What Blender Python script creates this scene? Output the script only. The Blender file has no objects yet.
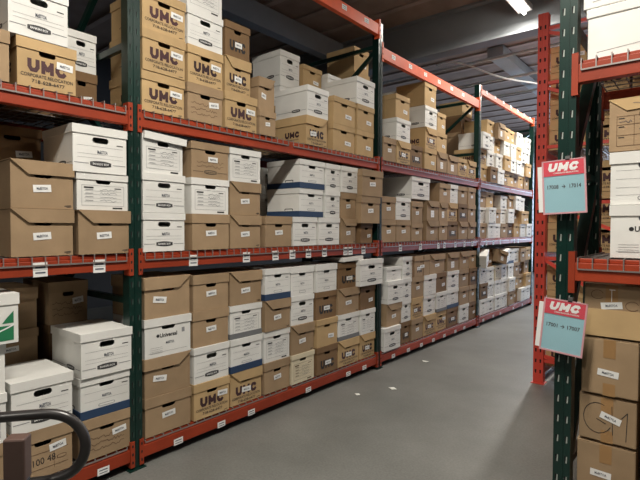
import bpy, math, random
from mathutils import Matrix, Vector
random.seed(7)
C = bpy.context.scene.collection
PI = math.pi

# ------------------------------------------------------------------ camera
FPX, YAW, PIT, ROLL = 477.94, 0.688976, -0.025898, -0.003552
CAM = Vector((2.7026, 0.0, 1.483))
_c, _s, _cp, _sp = math.cos(YAW), math.sin(YAW), math.cos(PIT), math.sin(PIT)
_F = Vector((-_s*_cp, _c*_cp, _sp)); _R = Vector((_c, _s, 0)); _U = Vector((_s*_sp, -_c*_sp, _cp))
_R2 = _R*math.cos(ROLL) - _U*math.sin(ROLL); _U2 = _R*math.sin(ROLL) + _U*math.cos(ROLL)
cd = bpy.data.cameras.new('camera'); cam = bpy.data.objects.new('camera', cd); C.objects.link(cam)
cd.sensor_width = 36; cd.lens = FPX*36/640; cd.clip_start = 0.05; cd.clip_end = 100
m3 = Matrix((( _R2.x, _U2.x, -_F.x), (_R2.y, _U2.y, -_F.y), (_R2.z, _U2.z, -_F.z)))
cam.matrix_world = Matrix.Translation(CAM) @ m3.to_4x4()
bpy.context.scene.camera = cam

def ray(px, py):
    return _F + _R2*((px-320)/FPX) + _U2*((240-py)/FPX)
def yat(px, py, X=0.0):            # y on the plane x = X seen at a pixel
    r = ray(px, py); return CAM.y + r.y*(X-CAM.x)/r.x
def yz(px, z, X=0.0):              # y on the plane x = X at height z, image column px
    py = 200
    for _ in range(12):
        r = ray(px, py); t = (X-CAM.x)/r.x
        zz = CAM.z + r.z*t; py += (zz-z)/max(t, .1)*FPX*.8
    return CAM.y + ray(px, py).y*(X-CAM.x)/ray(px, py).x

# ------------------------------------------------------------------ world, lights, exposure
sc = bpy.context.scene
sc.view_settings.view_transform = 'Standard'
try: sc.view_settings.look = 'None'
except Exception: pass
sc.view_settings.gamma = 1; sc.view_settings.use_curve_mapping = False
sc.view_settings.exposure = 0.0
w = bpy.data.worlds.new('world'); sc.world = w; w.use_nodes = True
w.node_tree.nodes['Background'].inputs[0].default_value = (.62, .70, .8, 1)
w.node_tree.nodes['Background'].inputs[1].default_value = 0.018

def area(name, loc, rot, size, size_y, power, color):
    l = bpy.data.lights.new(name, 'AREA'); l.shape = 'RECTANGLE'; l.size = size; l.size_y = size_y
    l.energy = power; l.color = color
    o = bpy.data.objects.new(name, l); C.objects.link(o); o.location = loc; o.rotation_euler = rot
    return o
WARM = (1.0, .94, .84)
# tubes of the strip fixtures (fixtures are built further down round these)
LAMPS = [(2.05, 0.9, 4.28, 165), (2.4, -2.6, 4.28, 85), (3.6, 3.2, 4.28, 30), (0.78, 5.85, 4.28, 46), (0.90, 9.0, 4.28, 120), (0.45, 11.6, 4.28, 120)]
for i, (x, y, z, p) in enumerate(LAMPS):
    area('tube_light', (x, y, z-.075), (0, 0, 0), .16, 1.15, p, WARM)
# daylight through the loading door at the far end of the aisle
area('door_daylight', (1.2, 16.6, 1.9), (PI/2-.25, 0, PI), 3.2, 3.2, 420, (.62, .76, 1.0))

# ------------------------------------------------------------------ materials
def mat(name, col, rough=.8, noise=0, nscale=8, metal=0, bump=0, bscale=60, emis=None, spec=None, col2=None, stretch=None):
    m = bpy.data.materials.new(name); m.use_nodes = True
    nt = m.node_tree; b = nt.nodes['Principled BSDF']
    b.inputs['Base Color'].default_value = (*col, 1); b.inputs['Roughness'].default_value = rough
    b.inputs['Metallic'].default_value = metal
    if spec is not None: b.inputs['Specular IOR Level'].default_value = spec
    if emis:
        b.inputs['Emission Color'].default_value = (*emis[:3], 1); b.inputs['Emission Strength'].default_value = emis[3]
    tc = nt.nodes.new('ShaderNodeTexCoord')
    src = tc.outputs['Object']
    if stretch:
        mp = nt.nodes.new('ShaderNodeMapping'); mp.inputs['Scale'].default_value = stretch
        nt.links.new(src, mp.inputs[0]); src = mp.outputs[0]
    if noise or col2:
        n = nt.nodes.new('ShaderNodeTexNoise'); n.inputs['Scale'].default_value = nscale; n.inputs['Detail'].default_value = 6
        oi = nt.nodes.new('ShaderNodeObjectInfo'); n.noise_dimensions = '4D'
        nt.links.new(oi.outputs['Random'], n.inputs['W'])
        mul = nt.nodes.new('ShaderNodeMath'); mul.operation = 'MULTIPLY'; mul.inputs[1].default_value = 20
        nt.links.new(oi.outputs['Random'], mul.inputs[0]); nt.links.new(mul.outputs[0], n.inputs['W'])
        nt.links.new(src, n.inputs['Vector'])
        r = nt.nodes.new('ShaderNodeValToRGB')
        r.color_ramp.elements[0].position = .3; r.color_ramp.elements[1].position = .7
        a = tuple(max(0, c*(1-noise)) for c in col); d = col2 if col2 else tuple(min(1, c*(1+noise)) for c in col)
        r.color_ramp.elements[0].color = (*a, 1); r.color_ramp.elements[1].color = (*d, 1)
        nt.links.new(n.outputs['Fac'], r.inputs[0])
        # each object a slightly different tone
        hs = nt.nodes.new('ShaderNodeHueSaturation')
        mr = nt.nodes.new('ShaderNodeMapRange'); mr.inputs[3].default_value = 1-noise; mr.inputs[4].default_value = 1+noise*.7
        nt.links.new(oi.outputs['Random'], mr.inputs[0]); nt.links.new(mr.outputs[0], hs.inputs['Value'])
        nt.links.new(r.outputs[0], hs.inputs['Color']); nt.links.new(hs.outputs[0], b.inputs['Base Color'])
    if bump:
        n2 = nt.nodes.new('ShaderNodeTexNoise'); n2.inputs['Scale'].default_value = bscale
        bp = nt.nodes.new('ShaderNodeBump'); bp.inputs['Strength'].default_value = bump; bp.inputs['Distance'].default_value = .004
        nt.links.new(src, n2.inputs['Vector']); nt.links.new(n2.outputs['Fac'], bp.inputs['Height']); nt.links.new(bp.outputs[0], b.inputs['Normal'])
    return m
KRAFT = (.345, .240, .142)
M = dict(
    kraft=mat('kraft_cardboard', KRAFT, .85, .10, 7, bump=.25, bscale=18, spec=.25),
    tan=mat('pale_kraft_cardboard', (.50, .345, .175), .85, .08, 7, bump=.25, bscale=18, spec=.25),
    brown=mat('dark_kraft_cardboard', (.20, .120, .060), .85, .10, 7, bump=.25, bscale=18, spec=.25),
    white=mat('white_cardboard', (.74, .735, .70), .7, .05, 6, bump=.25, bscale=14, spec=.3),
    cream=mat('cream_cardboard', (.68, .60, .43), .75, .05, 6, bump=.25, bscale=14, spec=.3),
    navy=mat('navy_cardboard', (.018, .045, .105), .7, .1, 6),
    grey=mat('grey_cardboard', (.16, .165, .17), .75, .1, 6),
    ink=mat('black_ink', (.018, .017, .018), .7),
    maroon=mat('maroon_ink', (.045, .018, .022), .7, .5, 90, stretch=(1, 1, 12), col2=(.085, .03, .034)),
    greyink=mat('grey_ink', (.25, .25, .26), .8),
    brownink=mat('brown_ink', (.10, .05, .025), .8),
    red=mat('red_ink', (.45, .03, .04), .6),
    green=mat('green_ink', (.015, .17, .07), .6),
    sticker=mat('paper_sticker', (.80, .80, .78), .6, .03, 10),
    pen=mat('pen_ink', (.05, .06, .09), .6),
    tape=mat('packing_tape', (.36, .205, .085), .35, .06, 10),
    orange=mat('orange_enamel', (.30, .040, .014), .5, .16, 5, spec=.3, bump=.1, bscale=40),
    litorange=mat('lit_orange_enamel', (.66, .095, .026), .5, .12, 5, spec=.3),  # top beams' orange enamel, with the nearby lamps' brightening put into the colour
    redsteel=mat('red_enamel', (.60, .058, .036), .45, .12, 5),
    greensteel=mat('dark_green_enamel', (.004, .022, .017), .30, .25, 6),
    slot=mat('slot_edge', (.30, .34, .31), .5), dimslot=mat('dim_slot_edge', (.03, .07, .055), .5),
    dark=mat('dark_opening', (.006, .006, .006), .9),
    wire=mat('galvanized_wire', (.32, .285, .27), .38, .1, 8, metal=.55),
    steel=mat('worn_steel', (.20, .20, .20), .45, .2, 8, metal=.6),
    tube=mat('black_rubber_tube', (.022, .020, .020), .33, .25, 10),
    cap=mat('brown_plastic', (.085, .05, .04), .5, .15, 12),
    sleeve=mat('pink_sleeve_edge', (.62, .33, .36), .35),
    cyan=mat('cyan_paper', (.27, .50, .57), .4, .05, 5),
    signred=mat('red_sign_paper', (.62, .03, .06), .4, .05, 5),
    wall=mat('dark_painted_block', (.035, .036, .038), .9, .15, 2, bump=.3, bscale=10),
    ceil=mat('ceiling_deck', (.29, .225, .19), .8, .2, 3),
    purlin=mat('purlin_paint', (.40, .32, .28), .7, .15, 4),
    girder=mat('girder_grey', (.21, .225, .24), .75, .12, 2),
    palepipe=mat('pale_pipe', (.75, .76, .76), .6), palegrey=mat('pale_duct', (.34, .36, .37), .6, .08, 3),
    lamp=mat('lamp_glow', (1, 1, 1), .5, emis=(1, .95, .85, 18)),
    lampbody=mat('lamp_enamel', (.7, .7, .7), .5),
    day=mat('daylight_opening', (.6, .7, .9), .5, emis=(.62, .76, 1, 3)),
    scrap=mat('paper_scrap', (.75, .75, .7), .8),
)
# clear sleeve film
mf = bpy.data.materials.new('clear_film'); mf.use_nodes = True
b = mf.node_tree.nodes['Principled BSDF']; b.inputs['Roughness'].default_value = .12
b.inputs['Transmission Weight'].default_value = 0; b.inputs['Alpha'].default_value = .06
b.inputs['Base Color'].default_value = (.9, .85, .88, 1); M['film'] = mf
# concrete floor
fm = bpy.data.materials.new('sealed_concrete'); fm.use_nodes = True
nt = fm.node_tree; b = nt.nodes['Principled BSDF']; tc = nt.nodes.new('ShaderNodeTexCoord')
n1 = nt.nodes.new('ShaderNodeTexNoise'); n1.inputs['Scale'].default_value = 1.1; n1.inputs['Detail'].default_value = 8; n1.inputs['Roughness'].default_value = .6
n2 = nt.nodes.new('ShaderNodeTexNoise'); n2.inputs['Scale'].default_value = 70; n2.inputs['Detail'].default_value = 3
rp = nt.nodes.new('ShaderNodeValToRGB'); rp.color_ramp.elements[0].position = .3; rp.color_ramp.elements[1].position = .72
rp.color_ramp.elements[0].color = (.125, .128, .118, 1); rp.color_ramp.elements[1].color = (.215, .218, .202, 1)
mx = nt.nodes.new('ShaderNodeMix'); mx.data_type = 'RGBA'; mx.blend_type = 'MULTIPLY'; mx.inputs[0].default_value = .35
r2 = nt.nodes.new('ShaderNodeValToRGB'); r2.color_ramp.elements[0].position = .35; r2.color_ramp.elements[1].position = .65
r2.color_ramp.elements[0].color = (.45, .45, .45, 1)
nt.links.new(tc.outputs['Object'], n1.inputs[0]); nt.links.new(tc.outputs['Object'], n2.inputs[0])
nt.links.new(n1.outputs['Fac'], rp.inputs[0]); nt.links.new(n2.outputs['Fac'], r2.inputs[0])
nt.links.new(rp.outputs[0], mx.inputs[6]); nt.links.new(r2.outputs[0], mx.inputs[7]); nt.links.new(mx.outputs[2], b.inputs['Base Color'])
b.inputs['Roughness'].default_value = .42
bp = nt.nodes.new('ShaderNodeBump'); bp.inputs['Strength'].default_value = .12; bp.inputs['Distance'].default_value = .004
nt.links.new(n2.outputs['Fac'], bp.inputs['Height']); nt.links.new(bp.outputs[0], b.inputs['Normal'])
M['floor'] = fm

# ------------------------------------------------------------------ mesh helpers
class MB:
    def __init__(s): s.v = []; s.f = []; s.m = []; s.mats = []
    def mi(s, m):
        if m not in s.mats: s.mats.append(m)
        return s.mats.index(m)
    def add(s, vs, fs, m):
        o = len(s.v); k = s.mi(m)
        s.v += [tuple(v) for v in vs]
        for f in fs: s.f.append(tuple(i+o for i in f)); s.m.append(k)
    def box(s, x0, x1, y0, y1, z0, z1, m, mtx=None):
        vs = [Vector((x, y, z)) for z in (z0, z1) for y in (y0, y1) for x in (x0, x1)]
        if mtx: vs = [mtx @ v for v in vs]
        s.add(vs, [(0, 2, 3, 1), (4, 5, 7, 6), (0, 1, 5, 4), (2, 6, 7, 3), (0, 4, 6, 2), (1, 3, 7, 5)], m)
    def bar(s, a, b, w, h, m, up=(0, 0, 1)):
        a = Vector(a); b = Vector(b); d = (b-a); L = d.length; d.normalize()
        u = Vector(up)
        if abs(d.dot(u)) > .95: u = Vector((1, 0, 0))
        r = d.cross(u).normalized(); u = r.cross(d)
        mt = Matrix((( r.x, d.x, u.x, a.x), (r.y, d.y, u.y, a.y), (r.z, d.z, u.z, a.z), (0, 0, 0, 1)))
        s.box(-w/2, w/2, 0, L, -h/2, h/2, m, mt)
    def tube(s, pts, r, m, n=12, closed=False):
        pts = [Vector(p) for p in pts]; N = len(pts); rings = []
        prev = None
        for i, p in enumerate(pts):
            if closed: t = pts[(i+1) % N]-pts[i-1]
            else: t = pts[min(i+1, N-1)]-pts[max(i-1, 0)]
            t.normalize()
            if prev is None:
                a = Vector((0, 0, 1)) if abs(t.z) < .9 else Vector((1, 0, 0)); nn = t.cross(a).normalized()
            else: nn = (prev - t*prev.dot(t)).normalized()
            prev = nn; bb = t.cross(nn)
            rings.append([p+nn*r*math.cos(2*PI*k/n)+bb*r*math.sin(2*PI*k/n) for k in range(n)])
        vs = [v for R in rings for v in R]; fs = []
        for i in range(N if closed else N-1):
            j = (i+1) % N
            for k in range(n): fs.append((i*n+k, i*n+(k+1) % n, j*n+(k+1) % n, j*n+k))
        if not closed: fs += [tuple(reversed(range(n))), tuple(range((N-1)*n, N*n))]
        s.add(vs, fs, m)
    def mesh(s, name):
        me = bpy.data.meshes.new(name); me.from_pydata(s.v, [], s.f)
        for m in s.mats: me.materials.append(M[m])
        me.polygons.foreach_set('material_index', s.m); me.update()
        return me
    def build(s, name, parent=None, bevel=0, smooth=False, label=None):
        me = s.mesh(name); o = bpy.data.objects.new(name, me); C.objects.link(o)
        if parent: o.parent = parent
        if smooth:
            for p in me.polygons: p.use_smooth = True
        if bevel:
            md = o.modifiers.new('bevel', 'BEVEL'); md.width = bevel; md.segments = 2; md.limit_method = 'ANGLE'
        if label: o['label'] = label
        return o

def tag(o, label=None, cat=None, group=None, kind=None):
    if label: o['label'] = label
    if cat: o['category'] = cat
    if group: o['group'] = group
    if kind: o['kind'] = kind
    return o
def empty(name, loc=(0, 0, 0), rz=0):
    o = bpy.data.objects.new(name, None); o.empty_display_size = .1; C.objects.link(o)
    o.location = loc; o.rotation_euler = (0, 0, rz); return o
def copy_tree(o, parent=None):
    c = o.copy(); C.objects.link(c)
    if parent: c.parent = parent
    for ch in list(o.children): copy_tree(ch, c)
    return c

_tc = {}
def text_geo(s, bold=0.0, xs=1.0):
    k = (s, bold)
    if k not in _tc:
        cu = bpy.data.curves.new('t', 'FONT'); cu.body = s; cu.resolution_u = 2; cu.offset = bold; cu.fill_mode = 'FRONT'
        o = bpy.data.objects.new('t', cu); me = o.to_mesh()
        vs = [(v.co.x, v.co.y) for v in me.vertices]; fs = [tuple(p.vertices) for p in me.polygons]
        o.to_mesh_clear(); bpy.data.objects.remove(o); bpy.data.curves.remove(cu)
        x0 = min(v[0] for v in vs); x1 = max(v[0] for v in vs); y0 = min(v[1] for v in vs); y1 = max(v[1] for v in vs)
        vs = [((x-(x0+x1)/2)/(x1-x0), (y-(y0+y1)/2)/(y1-y0)) for x, y in vs]
        _tc[k] = (vs, fs)
    return _tc[k]

class Face:
    """draws flat print onto a face: origin at bottom centre, u right, v up"""
    def __init__(s, mb, org, U, V, eps=.0012):
        s.mb = mb; s.o = Vector(org); s.U = Vector(U); s.V = Vector(V); s.N = s.U.cross(s.V); s.e = eps
    def P(s, u, v, k=1): return s.o + s.U*u + s.V*v + s.N*s.e*k
    def poly(s, pts, m, k=1): s.mb.add([s.P(u, v, k) for u, v in pts], [tuple(range(len(pts)))], m)
    def rect(s, u, v, w, h, m, k=1, rot=0, skew=0):
        c, n = math.cos(rot), math.sin(rot)
        pts = [(-w/2, -h/2), (w/2, -h/2), (w/2, h/2), (-w/2, h/2)]
        s.poly([(u+a*c-b*n, v+a*n+b*c) for a, b in pts], m, k)
    def line(s, u0, v0, u1, v1, t, m, k=1):
        d = math.hypot(u1-u0, v1-v0); s.rect((u0+u1)/2, (v0+v1)/2, d, t, m, k, math.atan2(v1-v0, u1-u0))
    def stadium(s, u, v, w, h, m, k=1, n=6, bulge=0):
        r = h/2; pts = []
        for i in range(n+1):
            a = -PI/2+PI*i/n; pts.append((u+w/2-r+r*math.cos(a), v+r*math.sin(a)))
        for i in range(n+1):
            a = PI/2+PI*i/n; pts.append((u-w/2+r+r*math.cos(a), v+r*math.sin(a)))
        s.poly(pts, m, k)
    def lens(s, u, v, w, h, m, k=1, n=8):      # the oval-ish badge: flat ends, bowed top and bottom
        pts = []
        for i in range(n+1):
            t = -1+2*i/n; pts.append((u+t*w/2, v-h/2*(1-.42*t*t)))
        for i in range(n+1):
            t = 1-2*i/n; pts.append((u+t*w/2, v+h/2*(1-.42*t*t)))
        s.poly(pts, m, k)
    def text(s, t, u, v, w, h, m, k=1, bold=0, rot=0, shear=0):
        vs, fs = text_geo(t, bold); c, n = math.cos(rot), math.sin(rot)
        s.mb.add([s.P(u+(a*w+b*h*shear)*c-b*h*n, v+(a*w+b*h*shear)*n+b*h*c, k) for a, b in vs], fs, m)
    def scribble(s, u, v, w, h, m, seed=0, k=1, t=.0022, n=9):
        rd = random.Random(seed); px, py = u-w/2, v
        for i in range(n):
            qx = u-w/2+w*(i+1)/n; qy = v+(rd.random()-.5)*h
            s.line(px, py, qx, qy, t, m, k); px, py = qx, qy

# ------------------------------------------------------------------ the storage boxes
W0, H0, D0 = .312, .247, .385          # standard size of every prototype
LID = .062
def shell(mb, m, hole=(0, H0-LID-.030, .085, .026), z1=H0-.006, inner='dark', wob=0, seed=0):
    """hollow carton: real hand hole cut in the front, front at x = 0 facing +x"""
    y0, y1 = -W0/2+.004, W0/2-.004; rd = random.Random(seed)
    # outer shell without the front
    def J(): return (rd.random()-.5)*wob
    ny, nz = 3, 3
    mb.add([(0, y0, 0), (0, y1, 0), (-D0, y0, 0), (-D0, y1, 0), (0, y0, z1), (0, y1, z1), (-D0, y0, z1), (-D0, y1, z1)],
           [(0, 2, 3, 1), (4, 5, 7, 6), (2, 6, 7, 3), (0, 4, 6, 2), (1, 3, 7, 5)], m)
    if not hole:
        mb.add([(0, y0, 0), (0, y1, 0), (0, y1, z1), (0, y0, z1)], [(0, 1, 2, 3)], m); return
    hu, hv, hw, hh = hole; n = 6; r = hh/2
    right = [(hu+hw/2-r+r*math.cos(a), hv+r*math.sin(a)) for a in [-PI/2+PI*i/n for i in range(n+1)]]
    left = [(hu-hw/2+r+r*math.cos(a), hv+r*math.sin(a)) for a in [PI/2+PI*i/n for i in range(n+1)]]
    loop = right+left
    # front plate as two polygons meeting at the hole's middle line
    def plate(x, ya, yb, za, zb, mm, flip=False):
        lo = [(x, ya, za), (x, yb, za), (x, yb, hv)] + [(x, p[0], p[1]) for p in reversed([q for q in right if q[1] <= hv+1e-9])] \
            + [(x, p[0], p[1]) for p in reversed([q for q in left if q[1] <= hv+1e-9])] + [(x, ya, hv)]
        up = [(x, ya, hv)] + [(x, p[0], p[1]) for p in reversed([q for q in left if q[1] >= hv-1e-9])] \
            + [(x, p[0], p[1]) for p in reversed([q for q in right if q[1] >= hv-1e-9])] + [(x, yb, hv), (x, yb, zb), (x, ya, zb)]
        for L in (lo, up):
            mb.add(L, [tuple(range(len(L)))], mm)
    plate(0, y0, y1, 0, z1, m)
    N = len(loop)
    mb.add([(0, a, b) for a, b in loop]+[(-.004, a, b) for a, b in loop], [(i, i+N, (i+1) % N+N, (i+1) % N) for i in range(N)], m)
    # inside cavity
    ya, yb, za, zb, xb = y0+.004, y1-.004, .004, z1-.004, -D0+.01
    plate(-.004, ya, yb, za, zb, m)
    mb.add([(-.004, ya, za), (-.004, yb, za), (xb, ya, za), (xb, yb, za), (-.004, ya, zb), (-.004, yb, zb), (xb, ya, zb), (xb, yb, zb)],
           [(0, 1, 3, 2), (4, 6, 7, 5), (2, 3, 7, 6), (0, 2, 6, 4), (1, 5, 7, 3)], m)

def lid_mesh(mb, m, h=LID, ov=.006, top=H0, sag=0.0):
    x1 = .006; x0 = -D0-.006; y0, y1 = -W0/2-.001, W0/2+.001; t = .003
    mb.add([(x1, y0, top), (x1, y1, top), (x0, y1, top), (x0, y0, top)], [(0, 1, 2, 3)], m)
    for (a, b) in (((x1, y0), (x1, y1)), ((x1, y1), (x0, y1)), ((x0, y1), (x0, y0)), ((x0, y0), (x1, y0))):
        mid = ((a[0]+b[0])/2, (a[1]+b[1])/2)
        d = Vector((b[0]-a[0], b[1]-a[1], 0)).normalized(); n = Vector((d.y, -d.x, 0))
        o = [Vector((a[0], a[1], top)), Vector((a[0], a[1], top-h)), Vector((mid[0], mid[1], top-h-sag)), Vector((b[0], b[1], top-h)), Vector((b[0], b[1], top))]
        i = [v-n*t for v in o]
        mb.add(o+i, [(0, 1, 2, 3, 4), (9, 8, 7, 6, 5), (1, 6, 7, 2), (2, 7, 8, 3)], m)
def flap_mesh(mb, m, mir=1, h=.072):
    """lid whose front flap starts at a diagonal cut"""
    top = H0; x1 = .006; x0 = -D0-.004; y0, y1 = -W0/2, W0/2
    mb.box(x0, x1, y0, y1, top-.004, top, m)
    u = lambda a: a*mir
    pts = [(u(-W0/2), top-.001), (u(-W0/2+.085), top-h), (u(W0/2), top-h), (u(W0/2), top-.001)]
    if mir < 0: pts = pts[::-1]
    n = len(pts)
    mb.add([(x1+.006, a, b) for a, b in pts]+[(x1-.003, a, b) for a, b in pts],
           [tuple(range(n)), tuple(reversed(range(n, 2*n)))]+[(i, i+n, (i+1) % n+n, (i+1) % n) for i in range(n)], m)
    s = 1 if mir > 0 else -1
    ys = sorted((s*W0/2, s*(W0/2+.003)))
    mb.box(x0, x1, ys[0], ys[1], top-h, top, m)

FR = lambda mb, eps=.0012: Face(mb, (0, 0, 0), (0, 1, 0), (0, 0, 1), eps)
SD = lambda mb, eps=.0012: Face(mb, (-D0/2, -W0/2+.004, 0), (1, 0, 0), (0, 0, 1), eps)   # the long side seen from the near end

def sticker(root, u, v, rot=0, w=.088, h=.038, txt='MaBSTOA', front=.0026):
    mb = MB(); f = FR(mb, front); f.rect(u, v, w, h, 'sticker', 1, rot); f.text(txt, u, v, w*.62, h*.38, 'pen', 1.6, .01, rot)
    o = mb.build('sticker', root, label='white paper sticker'); return o
def umc_letters(f, u, v, w, h, m, k=1, shear=0.0):
    lw = w*.30; t = lw*.34
    def q(x, y): return (u+x+y*shear, v+y)
    def strip(pts):
        nonlocal k
        for a, b in zip(pts, pts[1:]):
            d = Vector((b[0]-a[0], b[1]-a[1])); L = d.length; d /= L; n = Vector((-d.y, d.x))*t/2; e = d*t*.22
            A = Vector(a[:2])-e; B = Vector(b[:2])+e
            k += .03; f.poly([q(*(A-n)), q(*(B-n)), q(*(B+n)), q(*(A+n))], m, k)
    hh = h/2-t/2; hw = lw/2-t/2
    c = -w/2+lw/2
    strip([(c-hw, h/2-t*.2), (c-hw, -hh*.3), (c-hw*.5, -hh), (c+hw*.5, -hh), (c+hw, -hh*.3), (c+hw, h/2-t*.2)])
    c = 0
    strip([(c-hw*1.1, -h/2+t*.2), (c-hw*1.1, h/2-t*.2)]); strip([(c+hw*1.1, -h/2+t*.2), (c+hw*1.1, h/2-t*.2)]); strip([(c-hw*1.0, hh*.8), (c, -hh*.5), (c+hw*1.0, hh*.8)])
    c = w/2-lw/2
    strip([(c+hw*.95, hh*.55), (c+hw*.5, hh), (c-hw*.45, hh), (c-hw, hh*.35), (c-hw, -hh*.35), (c-hw*.45, -hh), (c+hw*.5, -hh), (c+hw*.95, -hh*.55)])
def umc_print(root, du=0, v=.098):
    mb = MB(); f = FR(mb)
    umc_letters(f, du, v+.015, .205, .066, 'maroon')
    f.text('CORPORATE RELOCATION', du, v-.036, .272, .018, 'ink', 1.5, .012)
    f.text('718-628-6477', du+.004, v-.064, .172, .018, 'ink', 1.5, .012)
    f.rect(W0/2-.035, .012, .03, .004, 'ink', 1, .1)
    mb.build('printed_logo', root, label='dark maroon and black printed logo')
    mb = MB(); f = SD(mb); umc_letters(f, .03, v+.006, .17, .052, 'maroon'); f.text('CORPORATE RELOCATION', .01, v-.037, .19, .012, 'ink', 1, .012)
    mb.build('side_logo', root, label='dark printed logo on the side')
def badge(f, u, v, w=.120, h=.032):
    f.lens(u, v, w, h, 'ink', 1); f.lens(u, v, w*.90, h*.66, 'greyink', 1.3); f.lens(u, v, w*.88, h*.60, 'ink', 1.6)
    f.text('BANKERS BOX', u, v, w*.76, h*.34, 'sticker', 2, .015)
def bb_print(root, ink='greyink', v=.048, form=False):
    mb = MB(); f = FR(mb)
    badge(f, 0, v)
    f.line(-.146, v, -.068, v, .0035, ink); f.line(.068, v, .146, v, .0035, ink)
    for vv in (.140, .098, .078): f.line(-.13, vv, .13, vv, .0012, 'greyink')
    f.rect(.112, .158, .038, .005, 'ink')
    f.text('MaBSTOA', .01, .112, .058, .019, 'pen', 1.4, .015)
    mb.build('printed_logo', root, label='black oval printed badge with rule lines')
    mb = MB(); f = SD(mb); badge(f, .06, v, .10, .026); f.line(-.18, v, 0, v, .003, ink); f.line(.12, v, .18, v, .003, ink)
    mb.build('side_logo', root, label='black oval printed badge on the side')
def form_print(root, ink='greyink', dark='ink', seed=1, title='LIBERTY'):
    mb = MB(); f = FR(mb); rd = random.Random(seed)
    for (a, b, c, d) in ((-.125, .165, .125, .165), (-.125, .03, .125, .03), (-.125, .03, -.125, .165), (.125, .03, .125, .165)):
        f.line(a, b, c, d, .0018, ink)
    f.rect(-.085, .150, .055, .010, dark); f.rect(.088, .150, .04, .006, dark)
    for k in range(4):
        v = .128-k*.024
        f.line(-.11, v, .11, v, .0014, ink)
        f.rect(-.082, v+.008, .045, .004, ink)
        f.scribble(.03, v+.009, .10, .014, 'pen', seed*7+k, 1.2, .0018, 11)
    f.rect(.085, .015, .06, .010, dark)
    mb.build('printed_form', root, label='printed form lines with handwriting')
    mb = MB(); f = SD(mb); f.rect(.02, .06, .10, .005, ink); f.rect(.02, .05, .06, .004, ink)
    mb.build('side_print', root)

PROTO = {}
def proto(code, body, lid, flap=0, hole=True, lidh=LID, hole_rim=None):
    r = empty('storage_box')
    mb = MB(); shell(mb, body, (hole if isinstance(hole, tuple) else (0, H0-lidh-.011, .088, .030)) if hole else None, seed=len(PROTO)); mb.build('body', r)
    if lid:
        mb = MB()
        if flap: flap_mesh(mb, lid, flap)
        else: lid_mesh(mb, lid, lidh)
        mb.build('lid', r, label={'white': 'white lid', 'cream': 'cream lid'}.get(lid, 'kraft lid') if lid != body else None)
    PROTO[code] = r; return r
LOOK = {}
def look(code, *names): LOOK[code] = names
# white with oval badge
r = proto('B', 'white', 'white', lidh=.045, hole=(0, H0-.045-.028, .092, .031)); bb_print(r); look('B', 'white oval-badge box')
r = proto('W', 'white', 'white', lidh=.055)
mb = MB(); f = FR(mb)
for vv in (.16, .12, .08, .045): f.line(-.13, vv, .13, vv, .0012, 'greyink')
f.text('MaBSTOA', 0, .10, .055, .017, 'pen', 1.3, .01); f.stadium(0, .030, .09, .02, 'greyink'); f.stadium(0, .030, .082, .014, 'white', 1.4)
mb.build('printed_lines', r, label='thin printed rule lines'); look('W', 'plain white lidded box')
# white standing in a navy tray
r = proto('N', 'white', 'white', lidh=.045)
mb = MB(); mb.box(-D0-.004, .005, -W0/2-.0005, W0/2+.0005, .0005, .05, 'navy'); mb.build('navy_tray', r, label='navy blue bottom tray')
mb = MB(); f = FR(mb); f.text('MaBSTOA', 0, .12, .055, .017, 'pen', 1.3, .01); f.stadium(0, .066, .10, .016, 'greyink'); f.stadium(0, .066, .092, .011, 'white', 1.4)
for vv in (.15, .10): f.line(-.13, vv, .13, vv, .0012, 'greyink')
f.rect(.112, .17, .038, .005, 'ink')
mb.build('printed_lines', r, label='thin printed rule lines')
mb = MB(); f = SD(mb); f.stadium(.07, .062, .10, .02, 'ink'); f.stadium(.07, .058, .085, .014, 'white', 1.4); mb.build('side_print', r)
look('N', 'white box with navy base')
r = proto('S', 'white', 'white', lidh=.045)
mb = MB(); mb.box(-D0-.004, .005, -W0/2-.0005, W0/2+.0005, .0005, .04, 'grey'); mb.build('grey_tray', r, label='dark grey bottom tray'); form_print(r, seed=4)
look('S', 'white form-printed box with grey base')
r = proto('F', 'white', 'white', lidh=.045); form_print(r, seed=2); look('F', 'white form-printed box')
r = proto('C', 'cream', 'cream', lidh=.04); form_print(r, 'brownink', 'brownink', seed=3); look('C', 'cream form-printed box')
r = proto('U', 'white', 'white', lidh=.05)
mb = MB(); f = FR(mb); f.text('Universal', 0, .135, .115, .026, 'ink', 1, .03); f.stadium(-.07, .135, .02, .02, 'ink')
f.text('MaBSTOA', .01, .085, .055, .017, 'pen', 1.3, .01); f.line(-.13, .03, .13, .03, .0015, 'greyink'); f.rect(.10, .15, .02, .03, 'greyink')
for k in range(4): f.line(-.12, .062-k*.012, -.04, .062-k*.012, .0014, 'greyink')
mb.build('printed_logo', r, label='bold black brand lettering'); look('U', 'white box with bold lettering')
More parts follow.
